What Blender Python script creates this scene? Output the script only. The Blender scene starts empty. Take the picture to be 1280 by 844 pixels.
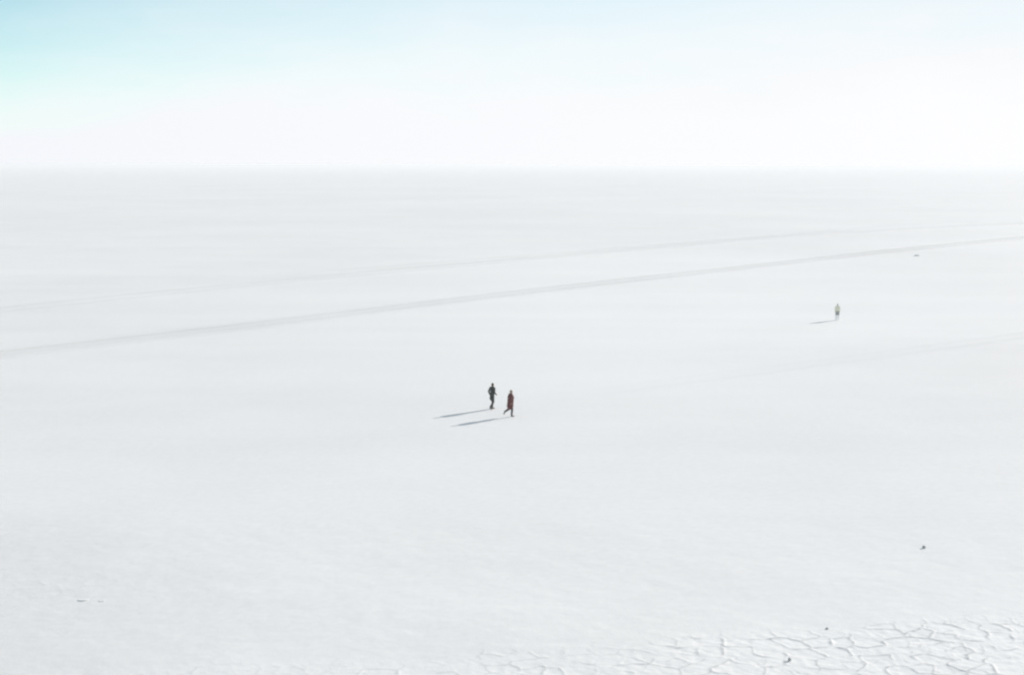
import bpy, bmesh, math, random
import numpy as np
from mathutils import Vector, Matrix, Euler, Quaternion

scene = bpy.context.scene
col = scene.collection
R = math.radians

# ------------------------------------------------------------------ camera
W, H = 1280, 844
FPX = 1778.0
CAM_H = 16.3
PITCH = math.atan(214.5 / FPX)
ROLL = R(0.12)
cam_d = bpy.data.cameras.new('camera')
cam = bpy.data.objects.new('camera', cam_d)
col.objects.link(cam)
cam_d.sensor_fit = 'HORIZONTAL'
cam_d.sensor_width = 36.0
cam_d.lens = FPX / W * 36.0
cam_d.clip_start = 0.5
cam_d.clip_end = 400000.0
cam.location = (0, 0, CAM_H)
cam_rot = Euler((math.pi / 2 - PITCH, 0, 0)).to_matrix() @ Matrix.Rotation(ROLL, 3, 'Z')
cam.rotation_euler = cam_rot.to_euler()
scene.camera = cam


def ground_at(px, py):
    """Point of the flat salt under a pixel of the 1280 x 844 photograph."""
    d = cam_rot @ Vector((px - W / 2, H / 2 - py, -FPX))
    t = -CAM_H / d.z
    return Vector((d.x * t, d.y * t, 0.0))


# ------------------------------------------------------------------ light
SUN_EL, SUN_AZ = R(18.4), R(46.0)          # azimuth measured from +Y towards +X
sun_dir = Vector((math.sin(SUN_AZ) * math.cos(SUN_EL), math.cos(SUN_AZ) * math.cos(SUN_EL), math.sin(SUN_EL)))
sd = bpy.data.lights.new('sun', 'SUN')
sd.energy = 3.4
sd.angle = R(0.5)
sd.color = (1.0, 0.935, 0.86)
sun = bpy.data.objects.new('sun', sd)
sun.rotation_euler = sun_dir.to_track_quat('Z', 'Y').to_euler()
sun.location = (30, 30, 60)
col.objects.link(sun)


class NT:
    """Tiny node-tree writer."""
    def __init__(self, tree):
        self.t = tree
        tree.nodes.clear()

    def n(self, kind, **kw):
        nd = self.t.nodes.new(kind)
        for k, v in kw.items():
            setattr(nd, k, v)
        return nd

    def link(self, a, b):
        self.t.links.new(a, b)

    def put(self, sock, v):
        if isinstance(v, bpy.types.NodeSocket):
            self.link(v, sock)
        elif v is not None:
            sock.default_value = v

    def math(self, op, a, b=None, c=None, clamp=False):
        nd = self.n('ShaderNodeMath', operation=op, use_clamp=clamp)
        for i, v in enumerate((a, b, c)):
            self.put(nd.inputs[i], v)
        return nd.outputs[0]

    def ramp(self, v, a, b, lo=0.0, hi=1.0, smooth=True):
        nd = self.n('ShaderNodeMapRange', interpolation_type='SMOOTHSTEP' if smooth else 'LINEAR')
        self.put(nd.inputs['Value'], v)
        for k, x in (('From Min', a), ('From Max', b), ('To Min', lo), ('To Max', hi)):
            nd.inputs[k].default_value = x
        return nd.outputs['Result']

    def mix(self, f, a, b, blend='MIX'):
        nd = self.n('ShaderNodeMix', data_type='RGBA', blend_type=blend)
        self.put(nd.inputs['Factor'], f)
        self.put(nd.inputs['A'], a)
        self.put(nd.inputs['B'], b)
        return [o for o in nd.outputs if o.type == 'RGBA'][0]

    def noise(self, vec, scale, detail=3.0, rough=0.55, dist=0.0):
        nd = self.n('ShaderNodeTexNoise')
        self.put(nd.inputs['Vector'], vec)
        nd.inputs['Scale'].default_value = scale
        nd.inputs['Detail'].default_value = detail
        nd.inputs['Roughness'].default_value = rough
        nd.inputs['Distortion'].default_value = dist
        return nd.outputs['Fac']

    def mapping(self, vec, rot=(0, 0, 0), scale=(1, 1, 1), loc=(0, 0, 0)):
        nd = self.n('ShaderNodeMapping')
        self.put(nd.inputs['Vector'], vec)
        nd.inputs['Location'].default_value = loc
        nd.inputs['Rotation'].default_value = rot
        nd.inputs['Scale'].default_value = scale
        return nd.outputs['Vector']


def srgb(r, g, b):
    f = lambda c: (c / 255) / 12.92 if c <= 10 else (((c / 255) + 0.055) / 1.055) ** 2.4
    return (f(r), f(g), f(b), 1.0)


# ------------------------------------------------------------------ sky
SKY_STRENGTH = 0.11
HAZE = 2.4e-4
world = bpy.data.worlds.new('World')
scene.world = world
world.use_nodes = True
k = NT(world.node_tree)
out = k.n('ShaderNodeOutputWorld')
bg = k.n('ShaderNodeBackground')
bg.inputs['Strength'].default_value = SKY_STRENGTH
k.link(bg.outputs[0], out.inputs['Surface'])
sky = k.n('ShaderNodeTexSky', sky_type='NISHITA')
sky.sun_disc = False
sky.sun_elevation = SUN_EL
sky.sun_rotation = SUN_AZ
sky.altitude = 3650.0
sky.air_density = 1.0
sky.dust_density = 1.2
sky.ozone_density = 1.0
tc = k.n('ShaderNodeTexCoord')
gen = tc.outputs['Generated']
sep = k.n('ShaderNodeSeparateXYZ')
k.link(gen, sep.inputs[0])
# a thin white veil of high cloud low over the salt, thickest towards the sun and broken open to the blue up on the left
dot = k.n('ShaderNodeVectorMath', operation='DOT_PRODUCT')
k.link(gen, dot.inputs[0])
dot.inputs[1].default_value = (math.sin(SUN_AZ), math.cos(SUN_AZ), 0.0)
toward = dot.outputs['Value']                      # 0.43 at the left edge, 0.90 at the right
az = k.ramp(toward, 0.36, 0.93, 0.0, 1.0, smooth=False)
wob = k.noise(k.mapping(gen, scale=(5, 5, 16)), 1.0, 4.0, 0.5, 0.3)
wob2 = k.noise(k.mapping(gen, scale=(14, 14, 60), loc=(3, 1, 2)), 1.0, 4.0, 0.55, 0.2)
el = k.math('ADD', sep.outputs['Z'], k.math('MULTIPLY', k.math('SUBTRACT', wob, 0.5), 0.055))
el = k.math('ADD', el, k.math('MULTIPLY', k.math('SUBTRACT', wob2, 0.5), 0.045))
lo = k.math('ADD', k.math('MULTIPLY', az, 0.066), 0.006)      # where the veil begins to thin
thin = k.math('DIVIDE', k.math('SUBTRACT', el, lo), k.math('ADD', k.math('MULTIPLY', az, 0.52), 0.098), clamp=True)
clear = k.math('MULTIPLY', thin, k.math('SUBTRACT', 2.0, thin))
# higher up, out of the picture, pale veil is added to lift and neutralise the shadows
clear = k.math('MULTIPLY', clear, k.ramp(sep.outputs['Z'], 0.14, 0.40, 0.92, 0.6))
veil_low = k.mix(az, (5.22, 5.34, 5.58, 1), (5.74, 5.77, 5.8, 1))
veil_low = k.mix(k.ramp(el, 0.03, 0.115), veil_low, (5.15, 5.27, 5.42, 1))
high = k.ramp(sep.outputs['Z'], 0.12, 0.35)
veil = k.mix(high, veil_low, (4.75, 4.75, 4.8, 1))
tint = k.mix(1.0, sky.outputs['Color'], (0.745, 0.925, 0.775, 1), 'MULTIPLY')
k.link(k.mix(clear, veil, tint), bg.inputs['Color'])

scene.view_settings.view_transform = 'Standard'
scene.view_settings.look = 'None'
scene.view_settings.exposure = 0.655
scene.view_settings.gamma = 1.0
scene.view_settings.use_curve_mapping = False
scene.cycles.filter_width = 2.4
scene.cycles.max_bounces = 6
scene.cycles.volume_bounces = 2
scene.cycles.use_denoising = True
scene.cycles.denoiser = 'OPENIMAGEDENOISE'
scene.cycles.denoising_input_passes = 'RGB_ALBEDO'

# ------------------------------------------------------------------ ground: one sheet from the island's foot to the horizon


def hash2(ix, iy, s):
    v = (ix.astype(np.int64) * 374761393 + iy.astype(np.int64) * 668265263 + s * 1442695041) & 0x7fffffff
    v = ((v ^ (v >> 13)) * 1274126177) & 0x7fffffff
    v = ((v ^ (v >> 15)) * 2246822519) & 0x7fffffff
    return (v ^ (v >> 16)) / float(0x7fffffff)


def vnoise(x, y, scale, seed):
    x, y = x / scale, y / scale
    ix, iy = np.floor(x), np.floor(y)
    fx, fy = x - ix, y - iy
    fx, fy = fx * fx * (3 - 2 * fx), fy * fy * (3 - 2 * fy)
    a, b = hash2(ix, iy, seed), hash2(ix + 1, iy, seed)
    c, d = hash2(ix, iy + 1, seed), hash2(ix + 1, iy + 1, seed)
    return (a * (1 - fx) + b * fx) * (1 - fy) + (c * (1 - fx) + d * fx) * fy


def cell_edge(x, y, size, seed):
    """Distance to the border of jittered polygons about `size` across, and a random number per border."""
    x, y = x / size, y / size
    ix, iy = np.floor(x), np.floor(y)
    d1 = np.full(x.shape, 9.0); px = np.zeros_like(x); py = np.zeros_like(x); hid = np.zeros_like(x)
    pts = []
    for oy in (-1, 0, 1):
        for ox in (-1, 0, 1):
            cx, cy = ix + ox, iy + oy
            qx = cx + 0.1 + 0.8 * hash2(cx, cy, seed)
            qy = cy + 0.1 + 0.8 * hash2(cx, cy, seed + 7)
            d = (qx - x) ** 2 + (qy - y) ** 2
            hh = hash2(cx, cy, seed + 13)
            pts.append((qx, qy, d, hh))
            m = d < d1
            d1 = np.where(m, d, d1); px = np.where(m, qx, px); py = np.where(m, qy, py); hid = np.where(m, hh, hid)
    e = np.full(x.shape, 9.0); eid = np.zeros_like(x)
    for qx, qy, d, hh in pts:
        dx, dy = qx - px, qy - py
        L = np.sqrt(dx * dx + dy * dy)
        ok = L > 1e-6
        Ls = np.where(ok, L, 1.0)
        dist = ((px + qx) / 2 - x) * dx / Ls + ((py + qy) / 2 - y) * dy / Ls
        dist = np.where(ok, dist, 9.0)
        m = dist < e
        e = np.where(m, dist, e); eid = np.where(m, (hh + hid) % 1.0, eid)
    return e * size, eid, hid


def axis(fine0, fine1, step, far, grow_lo, grow_hi, near_end):
    a = list(np.arange(fine0, fine1, step))
    s, v = step, a[-1]
    up = []
    while v < far:
        s = s * grow_hi; v += s; up.append(v)
    s, v = step, a[0]
    dn = []
    while v > near_end:
        s = s * grow_lo; v -= s; dn.append(v)
    return np.array(dn[::-1] + a + up)


FAR = 70000.0
xs = axis(-24.0, 24.0, 0.045, FAR, 1.12, 1.12, -FAR)
ys = axis(42.0, 56.0, 0.045, FAR, 1.14, 1.03, -FAR)
X, Y = np.meshgrid(xs, ys)
nx, ny = len(xs), len(ys)


def sstep(v, a, b):
    t = np.clip((v - a) / (b - a), 0, 1)
    return t * t * (3 - 2 * t)


near = sstep(Y, 10, 30) * (1 - sstep(Y, 63, 66)) * (1 - sstep(np.abs(X), 24, 28))
# broad low swells of the crust
Z = near * ((vnoise(X, Y, 5.0, 3) - 0.5) * 0.035 + (vnoise(X, Y, 1.7, 5) - 0.5) * 0.014
            + (vnoise(X, Y, 0.6, 8) - 0.5) * 0.008)
# the cracked patch: polygons whose borders have been pushed up into ridges and split
wx = X + (vnoise(X, Y, 0.8, 21) - 0.5) * 0.24 + (vnoise(X, Y, 0.25, 22) - 0.5) * 0.12
wy = Y + (vnoise(X, Y, 0.8, 31) - 0.5) * 0.24 + (vnoise(X, Y, 0.25, 32) - 0.5) * 0.12
edge_x = np.array([-60, -24, -15, -8, -5, 0.5, 4.5, 6.5, 8.5, 11.5, 14, 17, 20, 60])
edge_y = np.array([44.5, 44.6, 44.8, 45.2, 46.5, 46.7, 47.0, 48.1, 48.7, 49.4, 50.3, 50.8, 51.0, 51.5])
border = np.interp(X, edge_x, edge_y) + (vnoise(X, Y, 3.0, 41) - 0.5) * 1.6
patch = sstep(border - Y, -0.5, 1.3)
strength = np.interp(X, [-24, -8, 0, 5, 9, 30], [0.25, 0.30, 0.52, 0.8, 1.0, 1.0])
crust = patch * strength
left = np.exp(-((X + 18.5) / 4.5) ** 2 - ((Y - 54.0) / 5.0) ** 2) * 0.20      # a rougher corner on the left
amp = np.clip(crust + left * sstep(vnoise(X, Y, 1.4, 51), 0.25, 0.7) + 0.07 * sstep(vnoise(X, Y, 2.3, 53), 0.3, 0.7), 0, 1) * near
e1, id1, cid = cell_edge(wx, wy, 0.92, 61)
e2, id2, cid2 = cell_edge(wx + 40, wy - 17, 0.47, 67)
g1 = sstep(id1, 0.02, 0.45) * sstep(vnoise(X, Y, 0.5, 71), 0.05, 0.50)
g2 = sstep(id2, 0.45, 0.95) * sstep(vnoise(X, Y, 1.3, 73), 0.35, 0.75)
ridge = g1 * np.exp(-(e1 / 0.055) ** 2) * (0.007 + 0.021 * hash2(np.floor(id1 * 9999), np.floor(cid * 0), 5)) + g2 * np.exp(-(e2 / 0.045) ** 2) * 0.008
slit = g1 * np.exp(-(e1 / 0.040) ** 2)
plate = (cid - 0.5) * 0.014 * sstep(e1, 0.0, 0.15)
Z += amp * (ridge + plate + (vnoise(X, Y, 0.22, 77) - 0.5) * 0.016)
edge_dark = amp * np.clip(slit + 0.6 * g2 * np.exp(-(e2 / 0.038) ** 2), 0, 1)  # darker grey along the polygon borders

verts = np.stack([X.ravel(), Y.ravel(), Z.ravel()], axis=1).astype(np.float32)
i = np.arange(nx * ny).reshape(ny, nx)
quads = np.stack([i[:-1, :-1].ravel(), i[:-1, 1:].ravel(), i[1:, 1:].ravel(), i[1:, :-1].ravel()], axis=1).astype(np.int32)
me = bpy.data.meshes.new('ground')
me.vertices.add(len(verts)); me.vertices.foreach_set('co', verts.ravel())
me.loops.add(quads.size); me.loops.foreach_set('vertex_index', quads.ravel())
me.polygons.add(len(quads)); me.polygons.foreach_set('loop_start', np.arange(0, quads.size, 4, dtype=np.int32))
me.update(calc_edges=True)
me.polygons.foreach_set('use_smooth', np.ones(len(quads), dtype=bool))
for nm, arr in (('crust', amp), ('edge_dark', edge_dark)):
    at = me.attributes.new(nm, 'FLOAT', 'POINT')
    at.data.foreach_set('value', arr.ravel().astype(np.float32))
ground = bpy.data.objects.new('ground', me)
ground['kind'] = 'structure'
ground['label'] = 'flat white salt crust reaching to the horizon'
col.objects.link(ground)

TRACK_ANGLE = math.atan2(220.0, 169.0)        # the way the tyre tracks run across the salt


def salt_material():
    m = bpy.data.materials.new('salt crust')
    m.use_nodes = True
    k = NT(m.node_tree)
    out = k.n('ShaderNodeOutputMaterial')
    p = k.n('ShaderNodeBsdfPrincipled')
    k.link(p.outputs[0], out.inputs['Surface'])
    pos = k.n('ShaderNodeNewGeometry').outputs['Position']
    big = k.noise(pos, 0.011, 4, 0.5, 0.4)
    mid = k.noise(pos, 0.09, 4, 0.55, 0.2)
    streak = k.noise(k.mapping(pos, rot=(0, 0, -TRACK_ANGLE), scale=(0.0045, 0.055, 1)), 1.0, 5, 0.6, 0.25)
    fine = k.noise(pos, 2.6, 4, 0.6)
    v = k.ramp(big, 0.3, 0.7, -0.022, 0.022)
    v = k.math('ADD', v, k.ramp(mid, 0.25, 0.75, -0.016, 0.016))
    v = k.math('ADD', v, k.ramp(streak, 0.3, 0.7, -0.017, 0.014))
    v = k.math('ADD', v, k.ramp(fine, 0.2, 0.8, -0.026, 0.026))
    cr = k.n('ShaderNodeAttribute', attribute_name='crust').outputs['Fac']
    dt = k.n('ShaderNodeAttribute', attribute_name='edge_dark').outputs['Fac']
    v = k.math('ADD', v, k.math('MULTIPLY', cr, 0.03))
    # a lighter stretch of crust beyond the walkers; darker stretches near left and right
    def spot(c, r, amount):
        d = k.n('ShaderNodeVectorMath', operation='LENGTH')
        k.link(k.mapping(pos, loc=(-c[0] / r[0], -c[1] / r[1], 0), scale=(1 / r[0], 1 / r[1], 0)), d.inputs[0])
        e = k.math('ADD', d.outputs['Value'], k.math('MULTIPLY', k.math('SUBTRACT', mid, 0.5), 0.5))
        return k.ramp(e, 0.2, 1.0, amount, 0.0)
    v = k.math('ADD', v, spot((22, 190), (60, 120), 0.050))
    v = k.math('ADD', v, spot((-24, 49), (17, 20), -0.055))
    v = k.math('ADD', v, spot((52, 95), (48, 70), -0.045))
    gain = k.math('ADD', v, 1.0)
    tintn = k.noise(pos, 0.03, 3, 0.5)
    base = k.mix(k.ramp(tintn, 0.3, 0.7), (0.838, 0.840, 0.838, 1), (0.850, 0.848, 0.836, 1))
    sc = k.n('ShaderNodeVectorMath', operation='SCALE')
    k.link(base, sc.inputs[0]); k.link(gain, sc.inputs['Scale'])
    c = k.mix(k.math('MULTIPLY', dt, 0.58), sc.outputs['Vector'], (0.46, 0.465, 0.47, 1))
    k.link(c, p.inputs['Base Color'])
    p.inputs['Roughness'].default_value = 0.85
    p.inputs['Specular IOR Level'].default_value = 0.08
    b1 = k.n('ShaderNodeBump'); b1.inputs['Strength'].default_value = 0.35; b1.inputs['Distance'].default_value = 0.02
    k.link(k.noise(pos, 5.0, 5, 0.6), b1.inputs['Height'])
    b2 = k.n('ShaderNodeBump'); b2.inputs['Strength'].default_value = 0.3; b2.inputs['Distance'].default_value = 0.06
    k.link(k.noise(k.mapping(pos, rot=(0, 0, 0.4), scale=(1, 1.6, 1)), 0.8, 4, 0.6), b2.inputs['Height'])
    k.link(b1.outputs[0], b2.inputs['Normal'])
    k.link(b2.outputs[0], p.inputs['Normal'])
    return m


me.materials.append(salt_material())

# ------------------------------------------------------------------ tracks pressed into the salt


def track_material(name, colour, opacity, ruts):
    m = bpy.data.materials.new(name)
    m.use_nodes = True
    k = NT(m.node_tree)
    out = k.n('ShaderNodeOutputMaterial')
    p = k.n('ShaderNodeBsdfPrincipled')
    p.inputs['Base Color'].default_value = colour
    p.inputs['Roughness'].default_value = 0.7
    p.inputs['Specular IOR Level'].default_value = 0.3
    uv = k.n('ShaderNodeUVMap', uv_map='along').outputs[0]
    s = k.n('ShaderNodeSeparateXYZ'); k.link(uv, s.inputs[0])
    pos = k.n('ShaderNodeNewGeometry').outputs['Position']
    across = k.math('ABSOLUTE', k.math('SUBTRACT', s.outputs['Y'], 0.5))
    wob = k.noise(k.mapping(uv, scale=(0.02, 2.0, 1)), 1.0, 4, 0.6)
    rag = k.noise(pos, 0.35, 4, 0.65)
    a = k.math('ADD', across, k.math('MULTIPLY', k.math('SUBTRACT', rag, 0.5), 0.28))
    a = k.math('ADD', a, k.math('MULTIPLY', k.math('SUBTRACT', wob, 0.5), 0.24))
    f = k.ramp(a, 0.08, 0.46, 1.0, 0.0)
    wheel = k.math('ABSOLUTE', k.math('SUBTRACT', k.math('ADD', across, k.math('MULTIPLY', k.math('SUBTRACT', wob, 0.5), 0.12)), 0.17))
    f = k.math('MULTIPLY', f, k.ramp(wheel, 0.03, 0.15, 1.0, 0.5))
    lane = k.noise(k.mapping(uv, scale=(0.004, ruts, 1), loc=(2.3, 0, 0)), 1.0, 3, 0.6)
    f = k.math('MULTIPLY', f, k.ramp(lane, 0.28, 0.68, 0.25, 1.0))
    # wear comes and goes along the way; worn off completely at both ends
    wear = k.noise(k.mapping(uv, scale=(0.035, 0.2, 1), loc=(9.1, 4, 0)), 1.0, 4, 0.6)
    f = k.math('MULTIPLY', f, k.ramp(wear, 0.25, 0.7, 0.6, 1.0))
    f = k.math('MULTIPLY', f, k.n('ShaderNodeAttribute', attribute_name='fade').outputs['Fac'])
    f = k.math('MULTIPLY', f, opacity)
    tr = k.n('ShaderNodeBsdfTransparent')
    mx = k.n('ShaderNodeMixShader')
    k.link(f, mx.inputs[0]); k.link(tr.outputs[0], mx.inputs[1]); k.link(p.outputs[0], mx.inputs[2])
    k.link(mx.outputs[0], out.inputs['Surface'])
    return m


def smooth_path(pts, step=5.0):
    """Even steps along the points, eased into one gentle curve."""
    q = [Vector(p) for p in pts]
    o, carry = [q[0].copy()], 0.0
    for a, b in zip(q, q[1:]):
        L = (b - a).length
        d = step - carry
        while d < L:
            o.append(a.lerp(b, d / L)); d += step
        carry = L - (d - step)
    for _ in range(60):
        o = [o[0]] + [(o[j - 1] + o[j] * 2 + o[j + 1]) / 4 for j in range(1, len(o) - 1)] + [o[-1]]
    return o


def track(pixels, width, z, mat, label, lead_in=120.0, lead_out=260.0):
    pts = [ground_at(*q) for q in pixels]
    d0 = (pts[0] - pts[1]).normalized(); d1 = (pts[-1] - pts[-2]).normalized()
    pts = [pts[0] + d0 * lead_in] + pts + [pts[-1] + d1 * lead_out]
    c = smooth_path(pts)
    total = sum((b - a).length for a, b in zip(c, c[1:]))
    bm = bmesh.new()
    uvl = bm.loops.layers.uv.new('along')
    fl = bm.verts.layers.float.new('fade')
    rows, run = [], 0.0
    for j, q in enumerate(c):
        t = (c[min(j + 1, len(c) - 1)] - c[max(j - 1, 0)]).normalized()
        s = Vector((-t.y, t.x, 0))
        if j:
            run += (q - c[j - 1]).length
        row = [bm.verts.new((q.x + s.x * width * (u - 0.5), q.y + s.y * width * (u - 0.5), z)) for u in (0, 1)]
        for v in row:
            v[fl] = max(0.0, min(1.0, run / 70.0, (total - run) / 70.0))
        rows.append((row, run))
    for (r0, s0), (r1, s1) in zip(rows, rows[1:]):
        f = bm.faces.new((r0[1], r0[0], r1[0], r1[1]))
        for lp, uv in zip(f.loops, ((s0, 1), (s0, 0), (s1, 0), (s1, 1))):
            lp[uvl].uv = uv
    bm.normal_update()
    mesh = bpy.data.meshes.new('track')
    bm.to_mesh(mesh); bm.free()
    mesh.materials.append(mat)
    o = bpy.data.objects.new('track', mesh)
    o['kind'] = 'structure'
    o['label'] = label
    col.objects.link(o)
    return o


worn = track_material('worn salt', (0.60, 0.59, 0.58, 1), 0.27, 5.0)
faint = track_material('faintly worn salt', (0.66, 0.655, 0.65, 1), 0.12, 4.0)
track([(0, 445), (150, 430), (300, 409), (480, 386), (640, 365), (840, 345), (960, 331), (1080, 317), (1280, 297)],
      9.5, 0.006, worn, 'main vehicle track worn grey across the salt')
track([(400, 342), (520, 333), (640, 322), (800, 309), (1000, 294), (1140, 285), (1280, 279)],
      15.0, 0.010, faint, 'broad faint track running beyond the main track', 40.0)
track([(0, 387), (120, 374), (240, 360), (360, 351), (480, 340)],
      11.0, 0.014, faint, 'faint track on the left beyond the main track')
track([(880, 472), (960, 461), (1080, 449), (1180, 434), (1280, 420)],
      7.0, 0.018, faint, 'faint old track on the near side of the main track', 20.0, 200.0)

# ------------------------------------------------------------------ plain materials


def surface(name, c, rough=0.8, var=0.12, scale=14.0, bump=0.0):
    m = bpy.data.materials.new(name)
    m.use_nodes = True
    k = NT(m.node_tree)
    out = k.n('ShaderNodeOutputMaterial')
    p = k.n('ShaderNodeBsdfPrincipled')
    k.link(p.outputs[0], out.inputs['Surface'])
    pos = k.n('ShaderNodeTexCoord').outputs['Object']
    f = k.noise(pos, scale, 4, 0.6)
    k.link(k.mix(f, (c[0] * (1 - var), c[1] * (1 - var), c[2] * (1 - var), 1), (c[0] * (1 + var), c[1] * (1 + var), c[2] * (1 + var), 1)), p.inputs['Base Color'])
    p.inputs['Roughness'].default_value = rough
    if bump:
        b = k.n('ShaderNodeBump'); b.inputs['Strength'].default_value = 0.5; b.inputs['Distance'].default_value = bump
        k.link(k.noise(pos, scale * 2, 4, 0.6), b.inputs['Height'])
        k.link(b.outputs[0], p.inputs['Normal'])
    return m


# ------------------------------------------------------------------ stones and salt lumps


def lump(name, label, cat, pos, size, mat, seed, flat=0.75, tilt=0.0, group=None):
    rnd = random.Random(seed)
    bm = bmesh.new()
    bmesh.ops.create_icosphere(bm, subdivisions=3, radius=1.0)
    cuts = [(Vector((rnd.uniform(-1, 1), rnd.uniform(-1, 1), rnd.uniform(-0.4, 1))).normalized(), rnd.uniform(0.55, 0.85)) for _ in range(9)]
    for v in bm.verts:
        p = v.co.copy()
        for n_, d_ in cuts:                        # chipped facets
            e = p.dot(n_) - d_
            if e > 0:
                p -= n_ * e * 0.85
        p += p.normalized() * 0.05 * math.sin(7 * p.x + seed) * math.cos(6 * p.y - seed)
        v.co = Vector((p.x * size[0] / 2, p.y * size[1] / 2, p.z * size[2] * flat))
    bmesh.ops.rotate(bm, verts=bm.verts, cent=(0, 0, 0), matrix=Matrix.Rotation(tilt, 3, 'X'))
    mesh = bpy.data.meshes.new(name)
    bm.to_mesh(mesh); bm.free()
    mesh.materials.append(mat)
    zlo = min(v.co.z for v in mesh.vertices)
    o = bpy.data.objects.new(name, mesh)
    # rest on the crust, sunk by a fifth of its height
    jx, jy = int(np.abs(xs - pos.x).argmin()), int(np.abs(ys - pos.y).argmin())
    o.location = (pos.x, pos.y, float(Z[jy, jx]) - zlo - size[2] * 0.2)
    o.rotation_euler.z = rnd.uniform(0, 6.28)
    o['label'] = label
    o['category'] = cat
    if group:
        o['group'] = group
    col.objects.link(o)
    return o


dark_stone = surface('dark stone', (0.43, 0.425, 0.42), 0.9, 0.3, 20, 0.01)
grey_salt = surface('dirty salt', (0.80, 0.79, 0.78), 0.85, 0.15, 9, 0.03)
lump('stone', 'small dark stone lying alone on smooth salt between the distant walker and the cracked patch', 'stone',
     ground_at(1155, 685), (0.17, 0.15, 0.09), dark_stone, 3)
lump('stone', 'dark stone wedged in the cracked salt, nearest of the stones in the right half', 'stone',
     ground_at(987, 826), (0.15, 0.13, 0.09), dark_stone, 5)
lump('stone', 'tiny dark stone at the upper edge of the cracked salt patch', 'stone',
     ground_at(1034, 786), (0.15, 0.12, 0.04), dark_stone, 8)
lump('salt_lump', 'low grey lump of salt beside the main vehicle track', 'salt lump',
     ground_at(1146, 320), (1.1, 0.9, 0.20), grey_salt, 11)


def salt_plate(label, pos, size, lift, rz, seed):
    """A slab of broken crust pushed up on one side."""
    rnd = random.Random(seed)
    bm = bmesh.new()
    n = 11
    ring = []
    for j in range(n):
        a = j / n * 2 * math.pi
        r = rnd.uniform(0.75, 1.05)
        ring.append((math.cos(a) * size[0] / 2 * r, math.sin(a) * size[1] / 2 * r))
    top = [bm.verts.new((x, y, size[2])) for x, y in ring]
    bot = [bm.verts.new((x * 1.03, y * 1.03, 0)) for x, y in ring]
    bm.faces.new(top); bm.faces.new(bot[::-1])
    for j in range(n):
        bm.faces.new((bot[j], bot[(j + 1) % n], top[(j + 1) % n], top[j]))
    bmesh.ops.bevel(bm, geom=bm.edges[:], offset=size[2] * 0.2, segments=2, affect='EDGES')
    bmesh.ops.triangulate(bm, faces=[f for f in bm.faces if len(f.verts) > 4])
    bmesh.ops.rotate(bm, verts=bm.verts, cent=(0, 0, 0), matrix=Matrix.Rotation(lift, 3, 'X'))
    bmesh.ops.recalc_face_normals(bm, faces=bm.faces)
    mesh = bpy.data.meshes.new('salt_plate')
    bm.to_mesh(mesh); bm.free()
    mesh.materials.append(grey_salt)
    o = bpy.data.objects.new('salt_plate', mesh)
    o.location = (pos.x, pos.y, -min(v.co.z for v in mesh.vertices) - 0.03)
    o.rotation_euler.z = rz
    o['label'] = label
    o['category'] = 'salt plate'
    o['group'] = 'broken salt plates on the left'
    col.objects.link(o)


salt_plate('broken plate of pale salt crust tilted up on the left, the larger of two', ground_at(104, 750), (0.40, 0.30, 0.028), R(-5), R(12), 2)
salt_plate('smaller broken plate of salt crust just right of the larger tilted plate', ground_at(128, 751), (0.30, 0.22, 0.024), R(-4), R(-10), 4)

# ------------------------------------------------------------------ people


def cap(bm, p0, r0, p1, r1, seg=12):
    """Tapered limb section with rounded ends."""
    p0, p1 = Vector(p0), Vector(p1)
    ax = p1 - p0
    L = ax.length
    q = ax.to_track_quat('Z', 'Y').to_matrix()
    rings = []
    for tz, rr in [(-r0 * 0.95, r0 * 0.3), (-r0 * 0.7, r0 * 0.71), (0, r0), (L, r1), (L + r1 * 0.7, r1 * 0.71), (L + r1 * 0.95, r1 * 0.3)]:
        rings.append([bm.verts.new(p0 + q @ Vector((math.cos(a) * rr, math.sin(a) * rr, tz))) for a in (2 * math.pi * j / seg for j in range(seg))])
    for a, b in zip(rings, rings[1:]):
        for j in range(seg):
            bm.faces.new((a[j], a[(j + 1) % seg], b[(j + 1) % seg], b[j]))
    bm.faces.new(rings[0][::-1]); bm.faces.new(rings[-1])


def ball(bm, c, r, rot=None):
    m = Matrix.Translation(Vector(c)) @ (rot.to_4x4() if rot else Matrix()) @ Matrix.Diagonal((*r, 1))
    bmesh.ops.create_uvsphere(bm, u_segments=20, v_segments=14, radius=1.0, matrix=m)


def grown(name, bm, voxel, smooth, mats, parent=None, paint=None):
    """Melt the overlapping volumes into one closed skin."""
    mesh = bpy.data.meshes.new(name)
    bm.to_mesh(mesh); bm.free()
    o = bpy.data.objects.new(name, mesh)
    col.objects.link(o)
    md = o.modifiers.new('r', 'REMESH'); md.mode = 'VOXEL'; md.voxel_size = voxel; md.use_smooth_shade = True
    sm = o.modifiers.new('s', 'SMOOTH'); sm.factor = 0.5; sm.iterations = smooth
    dg = bpy.context.evaluated_depsgraph_get()
    new = bpy.data.meshes.new_from_object(o.evaluated_get(dg))
    o.modifiers.clear()
    o.data = new
    bpy.data.meshes.remove(mesh)
    new.name = name
    new.materials.clear()
    for m in mats:
        new.materials.append(m)
    if paint:
        for f in new.polygons:
            f.material_index = paint(f.center)
    if parent:
        o.parent = parent
    return o


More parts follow.
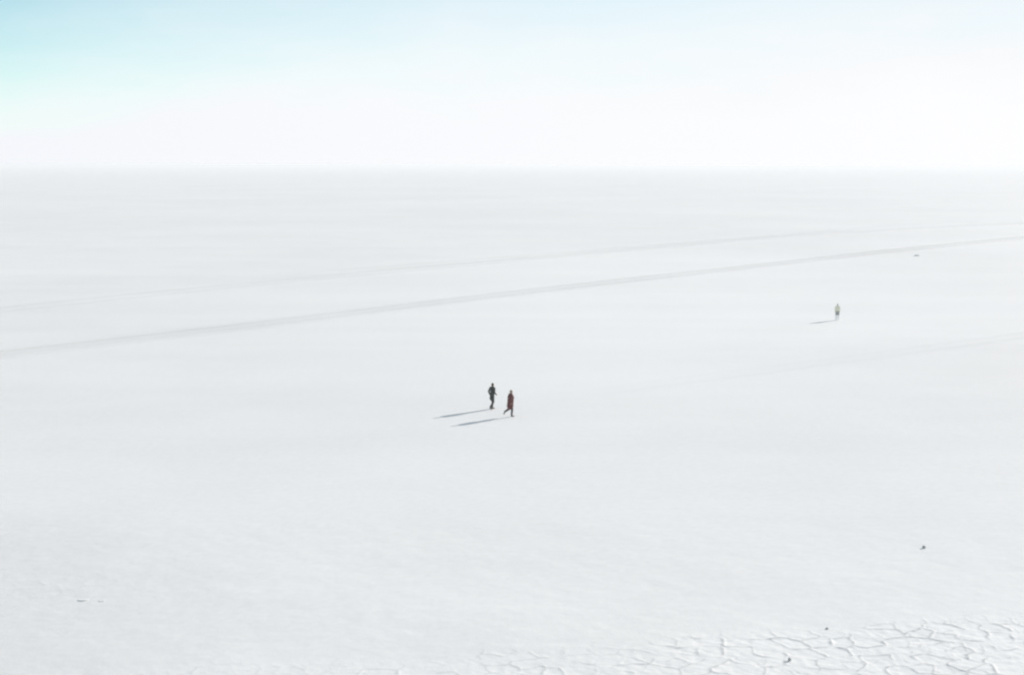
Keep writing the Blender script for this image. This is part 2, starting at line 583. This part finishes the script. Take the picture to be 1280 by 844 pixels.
def hand(bm, wrist, d, s, n):
    """Palm, four unequal half-curled fingers and a thumb; d along the forearm, s towards the thumb, n out of the palm."""
    wrist = Vector(wrist)
    rot = Matrix((s, d, n)).transposed()
    ball(bm, wrist + d * 0.05, (0.040, 0.055, 0.018), rot)
    for off, ln in ((0.030, 0.072), (0.010, 0.080), (-0.010, 0.074), (-0.029, 0.058)):
        b = wrist + d * 0.088 + s * off
        k1 = b + (d * 0.95 + n * 0.30).normalized() * ln * 0.45
        k2 = k1 + (d * 0.65 + n * 0.75).normalized() * ln * 0.32
        k3 = k2 + (d * 0.2 + n * 0.98).normalized() * ln * 0.25
        cap(bm, wrist + d * 0.06 + s * off * 0.9, 0.0095, b, 0.0092, 8)
        cap(bm, b, 0.0092, k1, 0.0085, 8); cap(bm, k1, 0.0085, k2, 0.0078, 8); cap(bm, k2, 0.0078, k3, 0.007, 8)
    t0 = wrist + d * 0.025 + s * 0.028
    t1 = t0 + (s * 0.75 + d * 0.6 + n * 0.2).normalized() * 0.042
    t2 = t1 + (s * 0.3 + d * 0.85 + n * 0.45).normalized() * 0.032
    cap(bm, t0, 0.014, t1, 0.0105, 8); cap(bm, t1, 0.0105, t2, 0.009, 8)


def person(label, pos, rz, height, pose, colours, long_coat=0.0, bulk=1.0, group='people walking on the salt'):
    """pose: joints in metres for a 1.75 m figure that faces +Y, x to its right."""
    P = {kk: Vector(v) for kk, v in pose.items()}
    hip_c = P['pelvis']
    lean = P['chest'] - hip_c
    up = lean.normalized()
    head_c = P['head']
    hz = Matrix.Rotation(pose_turn.get(label, 0.0), 3, 'Z')
    # --- body
    bm = bmesh.new()
    ball(bm, hip_c, (0.158, 0.112, 0.125))
    ball(bm, hip_c + lean * 0.45, (0.138, 0.098, 0.17))
    ball(bm, P['chest'], (0.158, 0.108, 0.20))
    cap(bm, P['chest'] + up * 0.13, 0.075, head_c - Vector((0, 0.015, 0.06)), 0.055)
    cap(bm, P['sho_l'], 0.052, P['sho_r'], 0.052)
    ball(bm, head_c, (0.076, 0.096, 0.118), hz)
    ball(bm, head_c + hz @ Vector((0, 0.030, -0.062)), (0.054, 0.060, 0.058), hz)      # jaw
    cap(bm, head_c + hz @ Vector((0, 0.092, 0.012)), 0.010, head_c + hz @ Vector((0, 0.114, -0.024)), 0.014, 8)   # nose
    for sx in (-1, 1):
        ball(bm, head_c + hz @ Vector((sx * 0.078, -0.004, -0.008)), (0.009, 0.020, 0.032), hz)                  # ear
    for s_, sx in (('l', -1), ('r', 1)):
        cap(bm, P['sho_' + s_], 0.052, P['elb_' + s_], 0.040)
        cap(bm, P['elb_' + s_], 0.039, P['wri_' + s_], 0.027)
        d = (P['wri_' + s_] - P['elb_' + s_]).normalized()
        sd_ = Vector((-sx * 0.3, 1, 0)); sd_ = (sd_ - d * sd_.dot(d)).normalized()
        if abs(d.y) > 0.85:
            sd_ = (Vector((0, 0, 1)) - d * d.z).normalized()
        nn = sd_.cross(d)
        if nn.x * sx > 0:
            nn = -nn
        hand(bm, P['wri_' + s_], d, sd_, nn)
        cap(bm, P['hip_' + s_], 0.088, P['kne_' + s_], 0.056)
        cap(bm, P['kne_' + s_], 0.056, P['ank_' + s_], 0.038)
        kn, an = P['kne_' + s_], P['ank_' + s_]
        ball(bm, kn.lerp(an, 0.28) - Vector((0, 0.015, 0)), (0.05, 0.055, 0.10))       # calf
        cap(bm, an, 0.038, P['toe_' + s_], 0.030)
    eye = [head_c + hz @ Vector((sx * 0.032, 0.088, 0.006)) for sx in (-1, 1)]
    mouth = head_c + hz @ Vector((0, 0.095, -0.062))

    def face(c):
        if min((c - e).length for e in eye) < 0.014:
            return 1
        if abs((c - mouth).z) < 0.008 and (c - mouth).length < 0.03:
            return 2
        return 0
    body = grown('person', bm, 0.0085, 2, [colours['skin'], colours['eye'], colours['lip']], paint=face)
    # --- jacket: torso, sleeves, collar, hem
    bm = bmesh.new()
    hem = hip_c - up * (0.06 + long_coat) if long_coat >= 0 else hip_c + up * 0.04
    ball(bm, P['chest'], (0.190 * bulk, 0.142 * bulk, 0.215))
    ball(bm, hip_c + lean * 0.45, (0.178 * bulk, 0.138 * bulk, 0.20))
    cap(bm, hip_c + lean * 0.3, 0.150 * bulk, hem, 0.158 * bulk, 18)
    ball(bm, hem, (0.192 * bulk, 0.150 * bulk, 0.075))
    cap(bm, P['sho_l'], 0.078, P['sho_r'], 0.078)
    cap(bm, P['chest'] + up * 0.16, 0.090, P['chest'] + up * 0.245, 0.074)
    for s_ in 'lr':
        cap(bm, P['sho_' + s_], 0.078, P['elb_' + s_], 0.062)
        cap(bm, P['elb_' + s_], 0.062, P['elb_' + s_].lerp(P['wri_' + s_], 0.93), 0.046)
        ball(bm, P['elb_' + s_].lerp(P['wri_' + s_], 0.9), (0.05, 0.05, 0.05))
    jacket = grown('jacket', bm, 0.014, 3, [colours['jacket']], body)
    # --- trousers
    bm = bmesh.new()
    ball(bm, hip_c - Vector((0, 0, 0.02)), (0.172, 0.126, 0.130))
    for s_ in 'lr':
        cap(bm, P['hip_' + s_], 0.100, P['kne_' + s_], 0.076)
        cap(bm, P['kne_' + s_], 0.076, P['kne_' + s_].lerp(P['ank_' + s_], 0.92), 0.064)
    trousers = grown('leggings' if 'shorts' in colours else 'trousers', bm, 0.014, 3, [colours['trousers']], body)
    if 'shorts' in colours:
        bm = bmesh.new()
        ball(bm, hip_c - Vector((0, 0, 0.01)), (0.198, 0.152, 0.145))
        for s_ in 'lr':
            cap(bm, P['hip_' + s_], 0.128, P['hip_' + s_].lerp(P['kne_' + s_], 0.72), 0.112)
        grown('shorts', bm, 0.014, 3, [colours['shorts']], body)
    # --- shoes, one mesh each
    for s_ in 'lr':
        bm = bmesh.new()
        an, to = P['ank_' + s_], P['toe_' + s_]
        fd = (to - an).normalized()
        heel = an - Vector((0, 0, 0.045)) if s_ not in pose_lift.get(label, '') else an - up * 0.02 - fd * 0.02
        heel = an + (heel - an)
        cap(bm, heel, 0.044, to, 0.040)
        cap(bm, heel, 0.044, an + Vector((0, 0, 0.03)), 0.052)
        ball(bm, to + fd * 0.02, (0.047, 0.052, 0.036))
        grown('shoe', bm, 0.010, 2, [colours['shoe']], body)
    # --- hair
    bm = bmesh.new()
    ball(bm, head_c + hz @ Vector((0, -0.016, 0.022)), (0.086, 0.096, 0.110), hz)
    ball(bm, head_c + hz @ Vector((0, -0.045, -0.02)), (0.078, 0.066, 0.085), hz)
    for f in [v for v in bm.verts if (hz.transposed() @ (v.co - head_c)).y > 0.052 and (v.co - head_c).z < 0.055]:
        f.co = f.co - hz @ Vector((0, 0.05, 0))
    grown('hair', bm, 0.010, 2, [colours['hair']], body)
    s = height / 1.75
    body.scale = (s, s, s)
    body.rotation_euler.z = rz
    # stand the lowest sole on the salt
    bpy.context.view_layer.update()
    zlo = min((ch.matrix_local @ v.co).z for ch in body.children if ch.name.startswith('shoe') for v in ch.data.vertices)
    body.location = (pos.x, pos.y, -zlo * s - 0.006)
    body['label'] = label
    body['category'] = 'person'
    body['group'] = group
    return body


skin = surface('skin', (0.42, 0.27, 0.20), 0.55, 0.06, 30)
eye_m = surface('dark eye', (0.03, 0.02, 0.015), 0.2, 0.1, 30)
lip_m = surface('lips', (0.38, 0.17, 0.14), 0.5, 0.06, 30)
L_DARK = 'person in a dark grey jacket and trousers, left of the two side by side'
L_RED = 'person in a maroon jacket striding with one foot lifted behind'
L_PALE = 'distant person standing alone on the salt in a pale top and darker shorts'
pose_turn = {L_DARK: 0.15, L_RED: -0.1, L_PALE: 0.2}
pose_lift = {L_RED: 'l'}

walk = dict(pelvis=(0, 0, 0.94), chest=(0, 0.025, 1.27), head=(0, 0.05, 1.63),
            sho_l=(-0.18, -0.01, 1.43), sho_r=(0.18, 0.06, 1.42),
            elb_l=(-0.23, -0.13, 1.17), wri_l=(-0.20, -0.06, 0.97),
            elb_r=(0.25, 0.02, 1.14), wri_r=(0.18, 0.20, 1.00),
            hip_l=(-0.09, 0.0, 0.90), kne_l=(-0.095, 0.09, 0.50), ank_l=(-0.09, 0.05, 0.09), toe_l=(-0.10, 0.19, 0.045),
            hip_r=(0.09, 0.0, 0.90), kne_r=(0.09, 0.03, 0.49), ank_r=(0.085, -0.20, 0.13), toe_r=(0.09, -0.08, 0.050))
person(L_DARK, ground_at(615.2, 511.5), R(-58), 1.78, walk,
       dict(skin=skin, eye=eye_m, lip=lip_m, jacket=surface('charcoal jacket', (0.045, 0.047, 0.042), 0.85, 0.25, 9, 0.01),
            trousers=surface('dark trousers', (0.040, 0.041, 0.040), 0.9, 0.2, 9, 0.006),
            shoe=surface('brown shoes', (0.10, 0.085, 0.07), 0.7, 0.2, 20), hair=surface('dark hair', (0.035, 0.028, 0.022), 0.6, 0.3, 40)), 0.17)

stride = dict(pelvis=(0, 0, 0.94), chest=(0, 0.03, 1.26), head=(0, 0.07, 1.62),
              sho_l=(-0.18, 0.06, 1.42), sho_r=(0.18, -0.01, 1.43),
              elb_l=(-0.26, 0.06, 1.14), wri_l=(-0.20, 0.24, 1.03),
              elb_r=(0.26, -0.15, 1.18), wri_r=(0.22, -0.12, 0.94),
              hip_l=(-0.09, 0.0, 0.90), kne_l=(-0.10, -0.04, 0.50), ank_l=(-0.10, -0.38, 0.36), toe_l=(-0.10, -0.44, 0.24),
              hip_r=(0.09, 0.0, 0.90), kne_r=(0.09, 0.07, 0.49), ank_r=(0.085, 0.03, 0.09), toe_r=(0.10, 0.17, 0.045))
person(L_RED, ground_at(638.0, 521.0), R(-52), 1.78, stride,
       dict(skin=skin, eye=eye_m, lip=lip_m, jacket=surface('maroon jacket', (0.135, 0.040, 0.037), 0.8, 0.2, 9, 0.01),
            trousers=surface('grey trousers', (0.095, 0.095, 0.10), 0.9, 0.2, 9, 0.006),
            shoe=surface('grey shoes', (0.16, 0.155, 0.15), 0.7, 0.2, 20), hair=surface('fair hair', (0.26, 0.20, 0.14), 0.6, 0.3, 40)), 0.20, 1.36)

stand = dict(pelvis=(0, 0, 0.95), chest=(0, 0.015, 1.28), head=(0, 0.03, 1.64),
             sho_l=(-0.18, 0.0, 1.44), sho_r=(0.18, 0.0, 1.44),
             elb_l=(-0.25, -0.04, 1.17), wri_l=(-0.22, 0.06, 0.95),
             elb_r=(0.25, -0.05, 1.17), wri_r=(0.21, 0.07, 0.96),
             hip_l=(-0.09, 0.0, 0.90), kne_l=(-0.11, 0.03, 0.49), ank_l=(-0.12, -0.01, 0.09), toe_l=(-0.15, 0.13, 0.045),
             hip_r=(0.09, 0.0, 0.90), kne_r=(0.10, 0.05, 0.50), ank_r=(0.10, 0.06, 0.09), toe_r=(0.12, 0.20, 0.045))
person(L_PALE, ground_at(1046.5, 400.4), R(-15), 1.76, stand,
       dict(skin=skin, eye=eye_m, lip=lip_m, jacket=surface('pale beige jacket', (0.84, 0.80, 0.64), 0.85, 0.12, 9, 0.01),
            trousers=surface('pale leggings', (0.78, 0.79, 0.79), 0.9, 0.08, 9, 0.006), shorts=surface('grey shorts', (0.36, 0.36, 0.35), 0.9, 0.12, 9, 0.006),
            shoe=surface('pale shoes', (0.62, 0.61, 0.60), 0.7, 0.2, 20), hair=surface('light hair', (0.50, 0.47, 0.42), 0.6, 0.3, 40)), -1.0)

# ------------------------------------------------------------------ air: the last kilometres of salt fade towards the sky
hm = bpy.data.materials.new('pale air')
hm.use_nodes = True
k = NT(hm.node_tree)
out = k.n('ShaderNodeOutputMaterial')
pv = k.n('ShaderNodeVolumePrincipled')
pv.inputs['Color'].default_value = (0.825, 0.83, 0.84, 1)
pv.inputs['Density'].default_value = HAZE
pv.inputs['Anisotropy'].default_value = 0.1
k.link(pv.outputs[0], out.inputs['Volume'])
bm = bmesh.new()
bmesh.ops.create_cube(bm, size=1.0, matrix=Matrix.Translation((0, 0, 8.5)) @ Matrix.Diagonal((200000, 200000, 19, 1)))
hme = bpy.data.meshes.new('haze')
bm.to_mesh(hme); bm.free()
hme.materials.append(hm)
hz_o = bpy.data.objects.new('haze', hme)
hz_o['kind'] = 'stuff'
hz_o['label'] = 'thin pale haze lying over the salt flat'
col.objects.link(hz_o)
